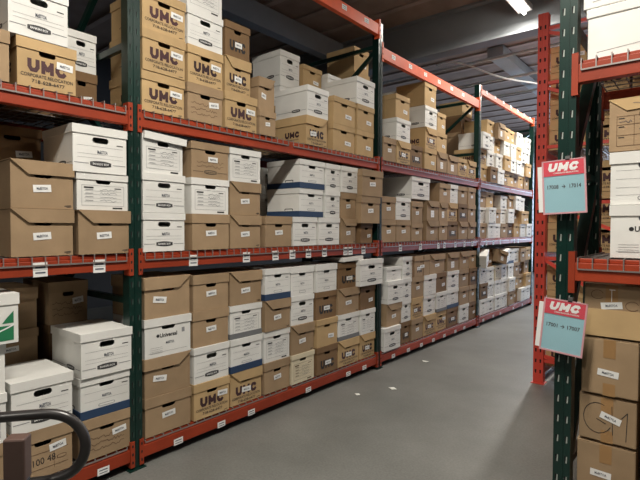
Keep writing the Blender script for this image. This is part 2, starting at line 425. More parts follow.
# kraft printed
r = proto('M', 'tan', 'tan', lidh=.055); umc_print(r); sticker(r, .092, .140, -.05); look('M', 'kraft logo-printed box')
r = proto('P', 'tan', 'tan', flap=1); umc_print(r, 0, .085); sticker(r, .0, .100, -.05); look('P', 'kraft slant-flap logo box')
r = proto('Q', 'tan', 'tan', flap=-1); umc_print(r, 0, .085); sticker(r, -.05, .100, .05); look('Q', 'kraft slant-flap logo box')
r = proto('K', 'kraft', 'kraft'); sticker(r, .0, .115, .06); look('K', 'plain kraft lidded box')
r = proto('T', 'tan', 'tan', lidh=.05); sticker(r, .055, .085, -.06); look('T', 'pale kraft lidded box')
r = proto('R', 'brown', 'brown', lidh=.055); sticker(r, .06, .09, .08); look('R', 'dark kraft lidded box')
r = proto('L', 'kraft', 'kraft', flap=1); sticker(r, -.005, .105, .07)
mb = MB(); f = FR(mb); f.rect(W0/2-.033, .018, .034, .004, 'ink', 1, .12); f.rect(W0/2-.028, .012, .022, .003, 'ink', 1, .12); mb.build('size_print', r); look('L', 'kraft slant-flap box')
r = proto('J', 'kraft', 'kraft', flap=-1); sticker(r, -.055, .110, -.14); look('J', 'kraft slant-flap box')
r = proto('H', 'kraft', 'kraft'); sticker(r, .075, .130, .10)
mb = MB(); f = FR(mb)
for k in range(3): f.scribble(-.01, .12-k*.033, .23, .022, 'brownink', 11+k, 1, .0028, 22)
mb.build('handwriting', r, label='handwritten marker notes'); look('H', 'kraft box with handwriting')
r = proto('O', 'kraft', 'kraft', lidh=.05); sticker(r, .02, .135, .0, .08, .036)
mb = MB(); f = FR(mb); f.lens(0, .045, .10, .028, 'ink'); f.lens(0, .045, .086, .018, 'kraft', 1.4); f.text('BANKERS BOX', 0, .045, .074, .009, 'ink', 1.8, .01)
for k in range(2): f.scribble(0, .115-k*.03, .22, .02, 'brownink', 31+k, 1, .0022, 20)
f.line(-.14, .045, -.06, .045, .002, 'ink'); f.line(.06, .045, .14, .045, .002, 'ink')
mb.build('printed_logo', r, label='oval printed outline badge'); look('O', 'kraft box with oval badge')
r = proto('X', 'kraft', 'kraft'); sticker(r, .075, .140, .10)
mb = MB(); f = FR(mb); f.text('100 48', .005, .085, .115, .034, 'ink', 1, 0, .06)
for v in (.045, .125): f.line(-.13, v, .13, v, .002, 'brownink')
for u in (-.11, .055): f.line(u, .03, u, .15, .002, 'brownink')
f.lens(.095, .08, .05, .02, 'brownink'); f.lens(.095, .08, .044, .014, 'kraft', 1.4)
mb.build('handwriting', r, label='black handwritten number'); look('X', 'kraft box with handwritten number')
r = proto('D', 'brown', 'brown', lidh=.05)
mb = MB(); f = FR(mb); umc_letters(f, 0, .085, .20, .075, 'ink'); mb.build('printed_logo', r, label='heavy black printed logo'); sticker(r, .01, .095, .0)
look('D', 'brown box with heavy print')
r = proto('I', 'kraft', 'kraft', flap=1)
mb = MB(); f = FR(mb); f.rect(-.01, .085, .085, .085, 'sticker', 1, .02); f.scribble(-.01, .10, .06, .02, 'pen', 5, 1.5, .002, 8); f.scribble(-.01, .07, .06, .02, 'pen', 6, 1.5, .002, 8)
mb.build('paper_label', r, label='large white paper label'); look('I', 'kraft box with paper label')
# white and green
r = proto('G', 'white', 'white', lidh=.055)
mb = MB(); f = FR(mb)
f.poly([(-.14, .015), (.13, .015), (.13, .088), (-.14, .088)], 'green')
f.poly([(.13, .10), (.13, .16), (.10, .13), (.075, .10)], 'green'); f.poly([(-.14, .10), (-.14, .165), (.04, .165), (.075, .14), (.02, .115), (-.03, .10)], 'sticker')
for k in range(8):
    a, b = -.14+.034*k, -.14+.034*(k+1); g = lambda t: .030+1.5*(t+.14)**2*.55
    f.line(a, g(a), b, g(b), .007, 'sticker', 1.5)
mb.build('green_print', r, label='green printed panel with white swoosh'); look('G', 'white and green printed box')

USED = {k: False for k in PROTO}
ORD = ['first', 'second', 'third', 'fourth', 'fifth', 'sixth', 'seventh', 'eighth', 'ninth', 'tenth', 'eleventh', 'twelfth', 'thirteenth']
SEEN = set()
def put(code, X, y0, y1, z0, h, d=D0, rz=0, label='', group='', flip=False, tilt=0, lidmod=None):
    src = PROTO[code]
    o = src if not (USED[code] or lidmod) else copy_tree(src)
    if not lidmod: USED[code] = True
    else:
        l = [c for c in o.children if c.name.startswith('lid')][0]; l.location = lidmod[:3]; l.rotation_euler = lidmod[3:]
    wd = abs(y1-y0)-.004
    o.location = (X, (y0+y1)/2, z0+.0005); o.rotation_euler = (tilt, 0, rz); o.scale = (d/D0, wd/W0, (h-.0015)/H0)
    assert label not in SEEN, label
    SEEN.add(label)
    n = len(label.replace(',', '').split())
    assert 4 <= n <= 16, (n, label)
    tag(o, label, 'box', group); return o

LV = {'floor': .157, 'middle': 1.328, 'upper': 2.2}
BAYN = ['leftmost bay', 'second bay', 'third bay', 'farthest bay']
RD = random.Random(3)
def stack(bay, lev, idx, px, codes, X=0.0, h=None, ydir=None, d=D0, where=None, last=None):
    """a column of boxes; px are its image columns on the front plane, codes from the bottom up"""
    z = LV[lev]; h = h or .249
    zm = z+h*len(codes)/2
    y0, y1 = ydir if ydir else (yz(px[0], zm, X), yz(px[1], zm, X))
    n = len(codes)
    for i, c in enumerate(codes):
        opt = {}
        if isinstance(c, tuple): c, opt = c
        row = 'bottom' if i == 0 else ('top' if i == n-1 else ('second up' if i == 1 else ('third up' if i == 2 else ORD[i]+' up')))
        if n == 1: row = 'single layer'
        hh = opt.get('h', h)
        st = where or ('%s stack' % ORD[idx])
        lab = '%s, %s in %s, %s shelf, %s' % (LOOK[c][0], row, st, lev, BAYN[bay])
        a, b = (yz(opt['px'][0], z+hh/2, X+opt.get('dx', 0)), yz(opt['px'][1], z+hh/2, X+opt.get('dx', 0))) if 'px' in opt else (y0, y1)
        j = (RD.random()-.5)*.016 if 'dx' not in opt else 0
        rz = opt.get('rz', (RD.random()-.5)*.018)
        sh = opt.get('sh', (RD.random()-.5)*.006)
        put(c, X-.012+j+opt.get('dx', 0), a+sh, b+sh, z+opt.get('lift', 0), hh, opt.get('d', d), rz, lab, 'storage boxes on the %s shelf, %s' % (lev, BAYN[bay]), tilt=opt.get('tilt', 0), lidmod=opt.get('lid'))
        z += hh
    return z

# ------------------------------------------------------------------ the setting
def struct(name, mb, **k): return tag(mb.build(name, **k), kind='structure')
mb = MB(); mb.box(-6, 9, -5, 17, -.1, 0, 'floor'); struct('floor', mb)
mb = MB(); mb.box(-6, 9, -5, 17, 4.6, 4.7, 'ceil')
struct('ceiling', mb)
mb = MB(); mb.box(-6.2, -6, -5, 17, 0, 4.6, 'wall'); struct('wall_left', mb)
mb = MB(); mb.box(9, 9.2, -5, 17, 0, 4.6, 'wall'); struct('wall_right', mb)
mb = MB(); mb.box(-6, 9, -5.2, -5, 0, 4.6, 'wall'); struct('wall_front', mb)
mb = MB(); mb.box(-6, -.6, 17, 17.2, 0, 4.6, 'wall'); mb.box(3, 9, 17, 17.2, 0, 4.6, 'wall'); mb.box(-.6, 3, 17, 17.2, 3.6, 4.6, 'wall'); struct('wall_back', mb)
mb = MB(); mb.box(-.6, 3, 17.12, 17.2, 0, 3.6, 'day'); struct('door_1', mb)
k = 0
for i in range(34):
    y = -4.6+i*.62
    if 6.4 < y < 6.9: continue
    k += 1
    mb = MB(); mb.box(-6, 9, y, y+.09, 4.575, 4.6, 'purlin'); struct('trim_%d' % k, mb)
# deep girders across and along
mb = MB(); mb.box(-6, 9, 6.60, 6.64, 4.06, 4.6, 'girder'); mb.box(-6, 9, 6.50, 6.74, 4.03, 4.06, 'girder'); mb.box(-6, 9, 6.50, 6.74, 4.57, 4.6, 'girder'); k += 1; struct('trim_%d' % k, mb)
mb = MB(); mb.box(-2.32, -2.16, -5, 6.5, 4.25, 4.56, 'girder'); k += 1; struct('trim_%d' % k, mb)
mb = MB(); mb.box(-.35, -.08, 8.2, 17, 4.40, 4.56, 'palegrey'); tag(mb.build('air_duct'), 'pale grey duct running under the ceiling beyond the dark girder', 'duct')
def pipe(pts, r, label, m='palepipe'):
    mb = MB(); mb.tube(pts, r, m, 8); tag(mb.build('ceiling_pipe', smooth=True), label, 'pipe')
pipe([(-5.9, 8.0, 4.3), (8.9, 8.0, 4.3)], .026, 'nearest thin pale pipe crossing under the ceiling behind the girder')
pipe([(-5.9, 10.4, 4.32), (8.9, 10.4, 4.32)], .028, 'farthest thin pale pipe crossing the ceiling above the last bay')
pipe([(-5.9, 9.2, 4.3), (8.9, 9.2, 4.3)], .026, 'thin pale pipe crossing the ceiling, farther from the girder')
pts = [(-1.0+.12*i, 7.6+.02*i*i, 4.25-.012*i+.06*math.sin(i*.7)) for i in range(12)]
pipe(pts, .016, 'short curved pale cable hanging below the ceiling beyond girder')

# strip lamps
for i, (x, y, z, p) in enumerate(LAMPS):
    r = empty('strip_lamp', (x, y, z))
    mb = MB(); mb.box(-.09, .09, -.62, .62, -.02, .05, 'lampbody'); mb.build('housing', r, bevel=.008)
    mb = MB(); mb.tube([(0, -.58, -.045), (0, .58, -.045)], .022, 'lamp', 10); mb.build('tube', r, smooth=True, label='glowing white tube')
    for yy in (-.5, .5):
        mb = MB(); mb.bar((0, yy, .05), (0, yy, 4.6-z), .012, .012, 'steel'); mb.build('hanger', r)
    tag(r, ['white strip lamp above the camera beside the left rack aisle', 'white strip lamp behind the camera over the open floor',
            'white strip lamp over the short right rack', 'bright strip lamp in front of the dark ceiling girder', 'strip lamp just beyond the dark ceiling girder',
            'last strip lamp at the far end of the aisle'][i], 'lamp')

# ------------------------------------------------------------------ racks
def post(parent, x, y, z1, m, w=.08, dd=.075, slots='y', edge='dimslot', hole='dark'):
    """upright column: C section with two rows of teardrop slots on its front"""
    mb = MB(); t = .006
    if slots == 'y':      # front faces +x
        mb.box(x-t, x, y-w/2, y+w/2, 0, z1, m); mb.box(x-dd, x-t, y-w/2, y-w/2+t, 0, z1, m); mb.box(x-dd, x-t, y+w/2-t, y+w/2, 0, z1, m)
        mb.box(x-dd, x-dd+t, y-w/2+t, y-w/2+.022, 0, z1, m); mb.box(x-dd, x-dd+t, y+w/2-.022, y+w/2-t, 0, z1, m)
        mb.box(x-dd-.02, x+.02, y-w/2-.015, y+w/2+.015, 0, .006, m)
        mb.box(x, x+.004, y-.006, y+.006, .05, z1, m)
        f = Face(mb, (x, y, 0), (0, 1, 0), (0, 0, 1), .0012)
    elif slots == 'x':    # front faces -y
        mb.box(x-w/2, x+w/2, y, y+t, 0, z1, m); mb.box(x-w/2, x-w/2+t, y+t, y+dd, 0, z1, m); mb.box(x+w/2-t, x+w/2, y+t, y+dd, 0, z1, m)
        mb.box(x-w/2+t, x-w/2+.022, y+dd-t, y+dd, 0, z1, m); mb.box(x+w/2-.022, x+w/2-t, y+dd-t, y+dd, 0, z1, m)
        mb.box(x-w/2-.015, x+w/2+.015, y-.02, y+dd+.02, 0, .006, m)
        mb.box(x-.006, x+.006, y-.004, y, .05, z1, m)
        f = Face(mb, (x, y, 0), (1, 0, 0), (0, 0, 1), .0012)
    z = .12
    while z < z1-.05:
        for u in (-.021, .021):
            f.poly([(u-.006, z-.02), (u+.006, z-.02), (u+.008, z+.014), (u-.008, z+.014)], hole)
            f.poly([(u-.002, z-.020), (u+.005, z-.020), (u+.006, z+.014), (u+.001, z+.014)], edge, 1.4)
        z += .0508*2
    return mb.build('post', parent)

DEP = 1.05
P = [1.5216+2.74*k for k in range(-1, 4)]
rack = empty('pallet_rack', (0, 1.52, 0))
tag(rack, 'long orange and green pallet rack along the left of aisle', 'rack')
def rp(o): o.parent = rack; o.matrix_parent_inverse = Matrix.Translation((0, -1.52, 0)); return o
for i, y in enumerate(P):
    z1 = [3.66, 4.2, 3.60, 3.60, 3.56][i]
    rp(post(None, 0.0, y, z1, 'greensteel')); rp(post(None, -DEP+.075, y, min(z1, 3.3), 'greensteel'))
    # struts and braces between the two columns
    z = .25; up = True
    while z < z1-.1:
        mb = MB(); mb.bar((-.075, y, z), (-DEP+.075, y, z), .03, .04, 'greensteel'); rp(mb.build('strut'))
        if z+.75 < z1-.05:
            a, b = ((-.08, y, z+.05), (-DEP+.08, y, z+.72)) if up else ((-DEP+.08, y, z+.05), (-.08, y, z+.72))
            mb = MB(); mb.bar(a, b, .03, .04, 'greensteel'); rp(mb.build('brace'))
        up = not up; z += .78
def beam(y0, y1, z0, z1, x=.004, labels=(), m='orange', lm=.05, lh=.075, lz=None, back=False):
    a, b = y0+.042, y1-.042
    mb = MB()
    x0 = x-.05
    mb.box(x0, x, a, b, z0, z1-.02, m); mb.box(x0, x-.022, a, b, z1-.02, z1, m)      # stepped box beam
    o = rp(mb.build('beam', bevel=.003))
    for yy, s in ((a, 1), (b, -1)):
        mb = MB(); ya, yb = sorted((yy-s*.004, yy+s*.002))
        mb.box(x-.055, x+.004, ya, yb, z0-.035, z1+.03, m)
        yc, yd = sorted((yy-s*.026, yy+s*.001))
        mb.box(x+.001, x+.006, yc, yd, z0-.035, z1+.03, m)
        for q in range(3): mb.box(x+.006, x+.008, (yc+yd)/2-.004, (yc+yd)/2+.004, z0-.012+q*.05, z0+.003+q*.05, 'dark')
        c = mb.build('beam_bracket', o)
    rd = random.Random(int(z0*100)+int(y0*10))
    for yy in labels:
        mb = MB(); f = Face(mb, (x, yy, lz if lz else (z0+(z1-.02))/2-.02-lh/2), (0, 1, 0), (0, 0, 1), .0015)
        f.rect(0, lh/2, lm, lh, 'sticker', 1, (rd.random()-.5)*.06)
        f.rect(0, lh*.66, lm*.7, lh*.13, 'pen', 1.5); f.rect(0, lh*.28, lm*.7, lh*.10, 'pen', 1.5)
        if lh > .06: f.rect(0, lh*.48, lm*.98, .002, 'greyink', 1.5)
        mb.build('location_label', o, label='small white location card')
    return o
def ys(pxs, z): return [yz(p, z) for p in pxs]
# floor shelf beams, middle, upper, top
lab1 = [[], ys([103], .1), ys([178, 221, 251, 308, 348, 364], .1)[:6], ys([393, 408, 421, 433, 444, 455, 464], .1), ys([483, 493, 500, 513, 522], .1)]
LB = {1: [(40, 99), ], 2: [(193, 246, 275, 292, 308, 324, 345, 350, 363)], 3: [(400, 420, 438, 444, 455, 464, 472)], 4: [(486, 493, 500, 514, 518)]}
for i in range(1, 5):
    y0, y1 = P[i-1], P[i]
    beam(y0, y1, .056, .150, labels=lab1[i], lh=.042, lm=.07)
    beam(y0, y1, 1.226, 1.322, labels=ys(LB[i][0], 1.24), lz=1.222, lh=.075, lm=.07)
    beam(y0, y1, 2.092, 2.194)
    for z0, z1 in ((.056, .150), (1.226, 1.322), (2.092, 2.194)): beam(y0, y1, z0, z1, x=-DEP+.05)
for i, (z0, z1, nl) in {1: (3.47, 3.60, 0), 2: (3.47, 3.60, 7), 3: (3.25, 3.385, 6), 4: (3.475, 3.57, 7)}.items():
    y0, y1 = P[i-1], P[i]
    beam(y0, y1, z0, z1, m='litorange', labels=[y0+.25+.37*q for q in range(nl)], lh=.045, lm=.075, lz=z0+.045)

def deck(y0, y1, z, label, group, x0=-DEP+.03, x1=.012, step=.064, lip=.040):
    """welded wire shelf hooked over both beams"""
    mb = MB(); r = .0026
    y = y0
    while y <= y1+1e-6:
        mb.box(x0, x1, y-r, y+r, z+.001, z+.001+2*r, 'wire'); mb.box(x1-2*r, x1, y-r, y+r, z-lip, z+.001, 'wire')
        y += step
    mb.box(x1-r, x1+r, y0, y1, z-lip-2*r, z-lip+r, 'wire')
    x = x0
    while x < x1-.03: mb.box(x-r, x+r, y0, y1, z-.004, z+.001, 'wire'); x += .105
    return tag(mb.build('wire_deck'), label, 'shelf deck', group)
for i in range(1, 5):
    y0, y1 = P[i-1]+.06, P[i]-.06; mid = (y0+y1)/2
    for lev, z in (('floor', .150), ('middle', 1.322), ('upper', 2.194)):
        for (a, b, nm) in ((y0, mid-.03, 'near'), (mid+.03, y1, 'far')):
            n = int((b-a)/.064); b2 = a+n*.064
            deck(a, b2, z, lip=.006 if lev == 'floor' else .040, x1=.0 if lev == 'floor' else .012, label='%s wire deck of the %s shelf, %s, left rack' % (nm, lev, BAYN[i-1]), group='wire decks on the left rack')

# ------------------------------------------------------------------ boxes, left rack
# leftmost bay
B1L, B1M = 0, 0
Y = lambda px, z, X=0.0: yz(px, z, X)
stack(0, 'floor', 0, None, ['K', 'F', 'F', ('G', dict(dx=.03, sh=.048, rz=0))], ydir=(.545, .838))
stack(0, 'floor', 1, (11, 74), ['X', ('B', dict(h=.272))], h=.262)
stack(0, 'floor', 2, (80, 132), ['H', 'N', ('B', dict(h=.255, dx=.02))], h=.237)
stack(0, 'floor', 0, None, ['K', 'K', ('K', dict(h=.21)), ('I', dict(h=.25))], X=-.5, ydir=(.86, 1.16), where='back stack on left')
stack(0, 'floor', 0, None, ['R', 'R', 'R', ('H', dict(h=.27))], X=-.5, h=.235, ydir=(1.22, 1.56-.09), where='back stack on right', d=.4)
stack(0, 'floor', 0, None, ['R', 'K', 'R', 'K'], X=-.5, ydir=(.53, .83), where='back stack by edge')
stack(0, 'middle', 0, (10, 75), ['L', 'L'])
stack(0, 'middle', 1, (77, 130), [('L', dict(h=.25)), ('F', dict(h=.21)), ('B', dict(px=(72, 128), h=.262, dx=.01))])
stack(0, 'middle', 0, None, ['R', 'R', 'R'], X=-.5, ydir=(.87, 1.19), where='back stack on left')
stack(0, 'upper', 0, (-45, 11), ['K'], h=.25)
stack(0, 'upper', 1, (17, 78), ['M', ('B', dict(px=(8, 70), h=.27))])
stack(0, 'upper', 0, None, [('R', dict(h=.27)), ('B', dict(h=.25))], X=-.42, ydir=(1.30, 1.50), where='recessed stack')
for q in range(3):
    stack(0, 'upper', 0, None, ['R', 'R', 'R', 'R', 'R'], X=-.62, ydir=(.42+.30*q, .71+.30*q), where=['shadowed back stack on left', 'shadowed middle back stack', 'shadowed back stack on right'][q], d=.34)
# second bay
Q = [((145, 192), ['K', 'J', 'U', ('J', dict(h=.262, rz=.02))]),
     ((194, 230), ['M', 'B', 'K', 'K']),
     ((231, 263), ['P', 'N', 'S', 'L']),
     ((265, 291), ['K', 'F', 'L', 'N']),
     ((292, 315), ['C', 'L', 'B', 'W']),
     ((317, 338), ['D', 'T', 'D', 'W']),
     ((339, 360), ['P', 'S', 'L', ('D', dict(h=.24))]),
     ((361, 376), ['P', 'F', 'R', ('B', dict(px=(361, 384), dx=.05, h=.262))])]
for i, (px, cs) in enumerate(Q): stack(1, 'floor', i, px, cs)
Q = [((143, 186), ['B', 'B', ('F', dict(h=.245, rz=.05, lid=(.008, .0, .004, -.05, .03, -.03)))]),
     ((192, 230), ['K', 'F', ('O', dict(h=.245))]),
     ((231, 262), ['L', 'L', ('F', dict(h=.245))]),
     ((266, 293), ['K']),
     ((294, 318), ['B', ('N', dict(px=(300, 324))), ('N', dict(px=(300, 325)))]),
     ((320, 340), [('B', dict(px=(319.5, 340.5))), ('B', dict(px=(326, 340.5))), ('B', dict(px=(326.5, 341)))]),
     ((342, 357), ['L', 'K', ('B', dict(px=(342, 358)))]),
     ((361, 373), [('R', dict(h=.20)), ('K', dict(px=(362, 381), dx=.05, h=.27)), ('K', dict(px=(363, 384), dx=.06, h=.262))])]
for i, (px, cs) in enumerate(Q): stack(1, 'middle', i, px, cs, h=.246)
stack(1, 'middle', 0, None, ['W', 'W', 'W'], X=-.5, ydir=(3.0, 3.3), where='recessed white stack', h=.235)
stack(1, 'upper', 0, (142, 186), ['M', 'M', 'M'], h=.25)
stack(1, 'upper', 1, (188, 224), ['H', 'M', 'B', 'F'], h=.25)
stack(1, 'upper', 2, (225.5, 258), [('M', dict(h=.262)), ('P', dict(px=(226, 252), h=.255)), ('D', dict(px=(226, 251)))], h=.25)
stack(1, 'upper', 3, (259.5, 276), ['K', ('J', dict(h=.255))], h=.19)
stack(1, 'upper', 4, (306.5, 328), ['Q', ('B', dict(px=(308, 329.5), h=.262))], h=.25)
stack(1, 'upper', 5, (334, 356), ['T', 'T'], h=.25, X=-.005)
stack(1, 'upper', 6, (358, 375), ['T', 'T', ('B', dict(px=(357, 375.5), h=.262))], h=.25)
stack(1, 'upper', 0, None, ['T', 'T', 'B', ('B', dict(h=.30))], X=-.5, ydir=(3.30, 3.58), where='tall recessed white stack', h=.228)
stack(1, 'upper', 0, None, ['K', 'K', 'K', 'T'], X=-.5, ydir=(3.62, 3.92), where='recessed kraft stack', h=.232)
stack(1, 'upper', 0, None, ['K', 'K', 'K', 'B'], X=-.45, ydir=(3.95, 4.2), where='recessed stack by post', h=.225)
# third bay
Q = [((387, 402), [('B', dict(px=(385, 401.5), dx=.03)), 'L', ('B', dict(dx=.02)), ('W', dict(h=.15))]),
     ((402.5, 412), ['D', 'B', 'B', ('B', dict(px=(403.5, 414)))]),
     ((412.5, 424), ['K', 'Q', 'K', 'D']),
     ((424.5, 436.5), ['P', 'B', 'W', ('K', dict(px=(414.5, 430)))]),
     ((437, 447.5), ['M', 'S', 'R', ('L', dict(px=(430.5, 446)))]),
     ((448, 459.5), ['D', 'N', 'B', 'I']),
     ((460, 469.5), ['B', 'K', 'K', 'L']),
     ((470, 477), ['R', 'K', 'D', 'K'])]
for i, (px, cs) in enumerate(Q): stack(2, 'floor', i, px, cs)
Q = [((382, 396.5), ['K', 'K']),
     ((397, 411.5), ['K', ('B', dict(h=.25)), ('B', dict(px=(412.5, 430.5), d=.42, h=.262))]),
     ((412, 423), [('K', dict(h=.21)), ('K', dict(h=.26))]),
     ((427, 439), ['L', 'I']),
     ((439.5, 448), ['K', ('I', dict(h=.24)), ('K', dict(px=(440, 451)))]),
     ((448.5, 458.5), ['D', 'P', 'W']),
     ((459, 468), ['L', 'D', 'K']),
     ((468.5, 476), ['L', 'K', 'K'])]
for i, (px, cs) in enumerate(Q): stack(2, 'middle', i, px, cs, h=.246)
Q = [((383.5, 396.5), ['K']),
     ((397, 411), ['P', 'B', ('T', dict(h=.262))]),
     ((411.5, 424), ['D', ('P', dict(px=(426, 437.5), h=.26)), ('B', dict(px=(426, 438), h=.26)), ('T', dict(px=(425.5, 437), h=.28))]),
     ((425, 437), ['T']),
     ((438, 448), ['I', 'T', ('T', dict(px=(438.5, 447)))]),
     ((448.5, 459), ['I']),
     ((459.5, 468), ['M']),
     ((468.5, 477), ['P'])]
for i, (px, cs) in enumerate(Q): stack(2, 'upper', i, px, cs, h=.25)
stack(2, 'upper', 0, (398, 410), ['K', 'K', 'K', ('W', dict(h=.24))], X=-.42, where='recessed pale stack', h=.262)
stack(2, 'upper', 0, None, ['K', 'K', 'K', 'T', ('T', dict(h=.28))], X=-.44, ydir=(4.42, 4.72), where='tallest recessed stack', h=.262)
stack(2, 'upper', 0, (462, 472), ['K', 'K', 'K', 'D', ('T', dict(h=.22))], X=-.40, where='recessed far stack', h=.27)
# farthest bay
r = empty('box_lid', (.01, yz(352, 1.16)-.0, 1.158), -.04)
mb = MB(); lid_mesh(mb, 'white', .04, top=.045); mb.build('lid_shell', r); r.rotation_euler = (.03, 0, -.06)
tag(r, 'loose white lid lying askew on a kraft box, floor shelf, second bay', 'lid')
rd = random.Random(11)
for lev, px0, n in (('floor', 481.5, 8), ('middle', 481.5, 8), ('upper', 481.5, 8)):
    e = [7.10+.315*q for q in range(9)]
    tab = {'floor': ['WDFB', 'BFBR', 'BWCI', 'FWBW', 'KFWN', 'KTKB', 'WKRK', 'UTKT'],
           'middle': ['KFL', 'WFT', 'WK', 'KWB', 'DWI', 'TKW', 'WTW', 'BT'],
           'upper': ['TMB', 'DBWT', 'WBTI', 'PTWT', 'TBFTB'[:4], 'KWTW', 'TWBW', 'KTWB']}[lev]
    for q in range(8):
        if lev == 'floor' and q in (0, 2, 3):
            cs = list(tab[q])
            a = {0: .30, 2: -.22, 3: .16}[q]
            stack(3, lev, q, None, [cs[0], cs[1], cs[2], (cs[3], dict(tilt=a, lift=.045, h=.20, dx=.06, rz=a*.8))], ydir=(e[q], e[q]+.31), h=.24); continue
        stack(3, lev, q, None, [(c, dict(rz=(rd.random()-.5)*.03, dx=(rd.random()-.6)*.08, h=(.247 if lev != 'upper' else .25)*(1-.06*rd.random()))) for c in tab[q]], ydir=(e[q], e[q]+.31), h=.247 if lev != 'upper' else .25)

# ------------------------------------------------------------------ cross rack on the right (faces the camera)
FX, FY = 2.130, 2.62
rr = empty('pallet_rack', (FX, FY, 0)); tag(rr, 'short green pallet rack on the right holding taped cartons', 'rack')
def rq(o): o.parent = rr; o.matrix_parent_inverse = Matrix.Translation((-FX, -FY, 0)); return o
BK = FY+.74
for (x, y) in ((FX, FY), (FX, BK-.075), (FX+2.5, FY), (FX+2.5, BK-.075)):
    rq(post(None, x, y, 4.1, 'greensteel', slots='x', w=.079, edge='slot'))
for x in (FX, FX+2.5):
    for z in (.25, 1.02, 1.78, 2.52, 3.3):
        mb = MB(); mb.bar((x, FY+.075, z), (x, BK-.075, z), .03, .035, 'greensteel'); rq(mb.build('strut'))
    for i, z in enumerate((.28, 1.05, 1.80, 2.60)):
        a, b = ((x, FY+.08, z), (x, BK-.08, z+.68)); mb = MB(); mb.bar(a, b, .06, .045, 'greensteel'); rq(mb.build('brace'))
def xbeam(z0, z1, y, m='orange'):
    mb = MB(); a, b = FX+.045, FX+2.455
    mb.box(a, b, y, y+.05, z0, z1-.02, m); mb.box(a, b, y+.022, y+.05, z1-.02, z1, m); o = rq(mb.build('beam', bevel=.003))
    for xx, s in ((a, 1), (b, -1)):
        mb = MB(); xa, xb = sorted((xx-s*.026, xx+s*.003)); mb.box(xa, xb, y-.006, y-.001, z0-.06, z1+.035, m)
        xa, xb = sorted((xx-s*.004, xx+s*.002)); mb.box(xa, xb, y-.004, y+.05, z0-.06, z1+.035, m); mb.build('beam_bracket', o)
for z0, z1 in ((.05, .145), (1.225, 1.335), (2.195, 2.305), (3.25, 3.36)):
    for y in (FY-.004, BK-.055): xbeam(z0, z1, y)
def deckx(x0, x1, z, label):
    mb = MB(); r = .0026; ya, yb = FY-.010, BK-.01; x = x0
    while x <= x1+1e-6:
        mb.box(x-r, x+r, ya, yb, z+.001, z+.001+2*r, 'wire'); mb.box(x-r, x+r, ya, ya+2*r, z-.05, z+.001, 'wire'); x += .064
    mb.box(x0, x1, ya-r, ya+r, z-.055, z-.048, 'wire')
    y = ya+.06
    while y < yb: mb.box(x0, x1, y-r, y+r, z-.004, z+.001, 'wire'); y += .09
    tag(mb.build('wire_deck'), label, 'shelf deck', 'wire decks on the right rack')
for z, nm in ((.145, 'floor'), (1.335, 'middle'), (2.305, 'upper')):
    deckx(FX+.06, FX+.06+.064*17, z, 'left wire deck of the %s shelf on the right rack' % nm)
    deckx(FX+1.24, FX+1.24+.064*17, z, 'right wire deck of the %s shelf on the right rack' % nm)

def putx(code, x0, x1, y, z, h, label, d=.39, rz=0, flip=False):
    o = put(code, 0, x0, x1, z, h, d, 0, label, 'boxes on the right rack')
    o.location = ((x0+x1)/2, y, z+.0005); o.rotation_euler = (0, 0, -PI/2+rz); return o

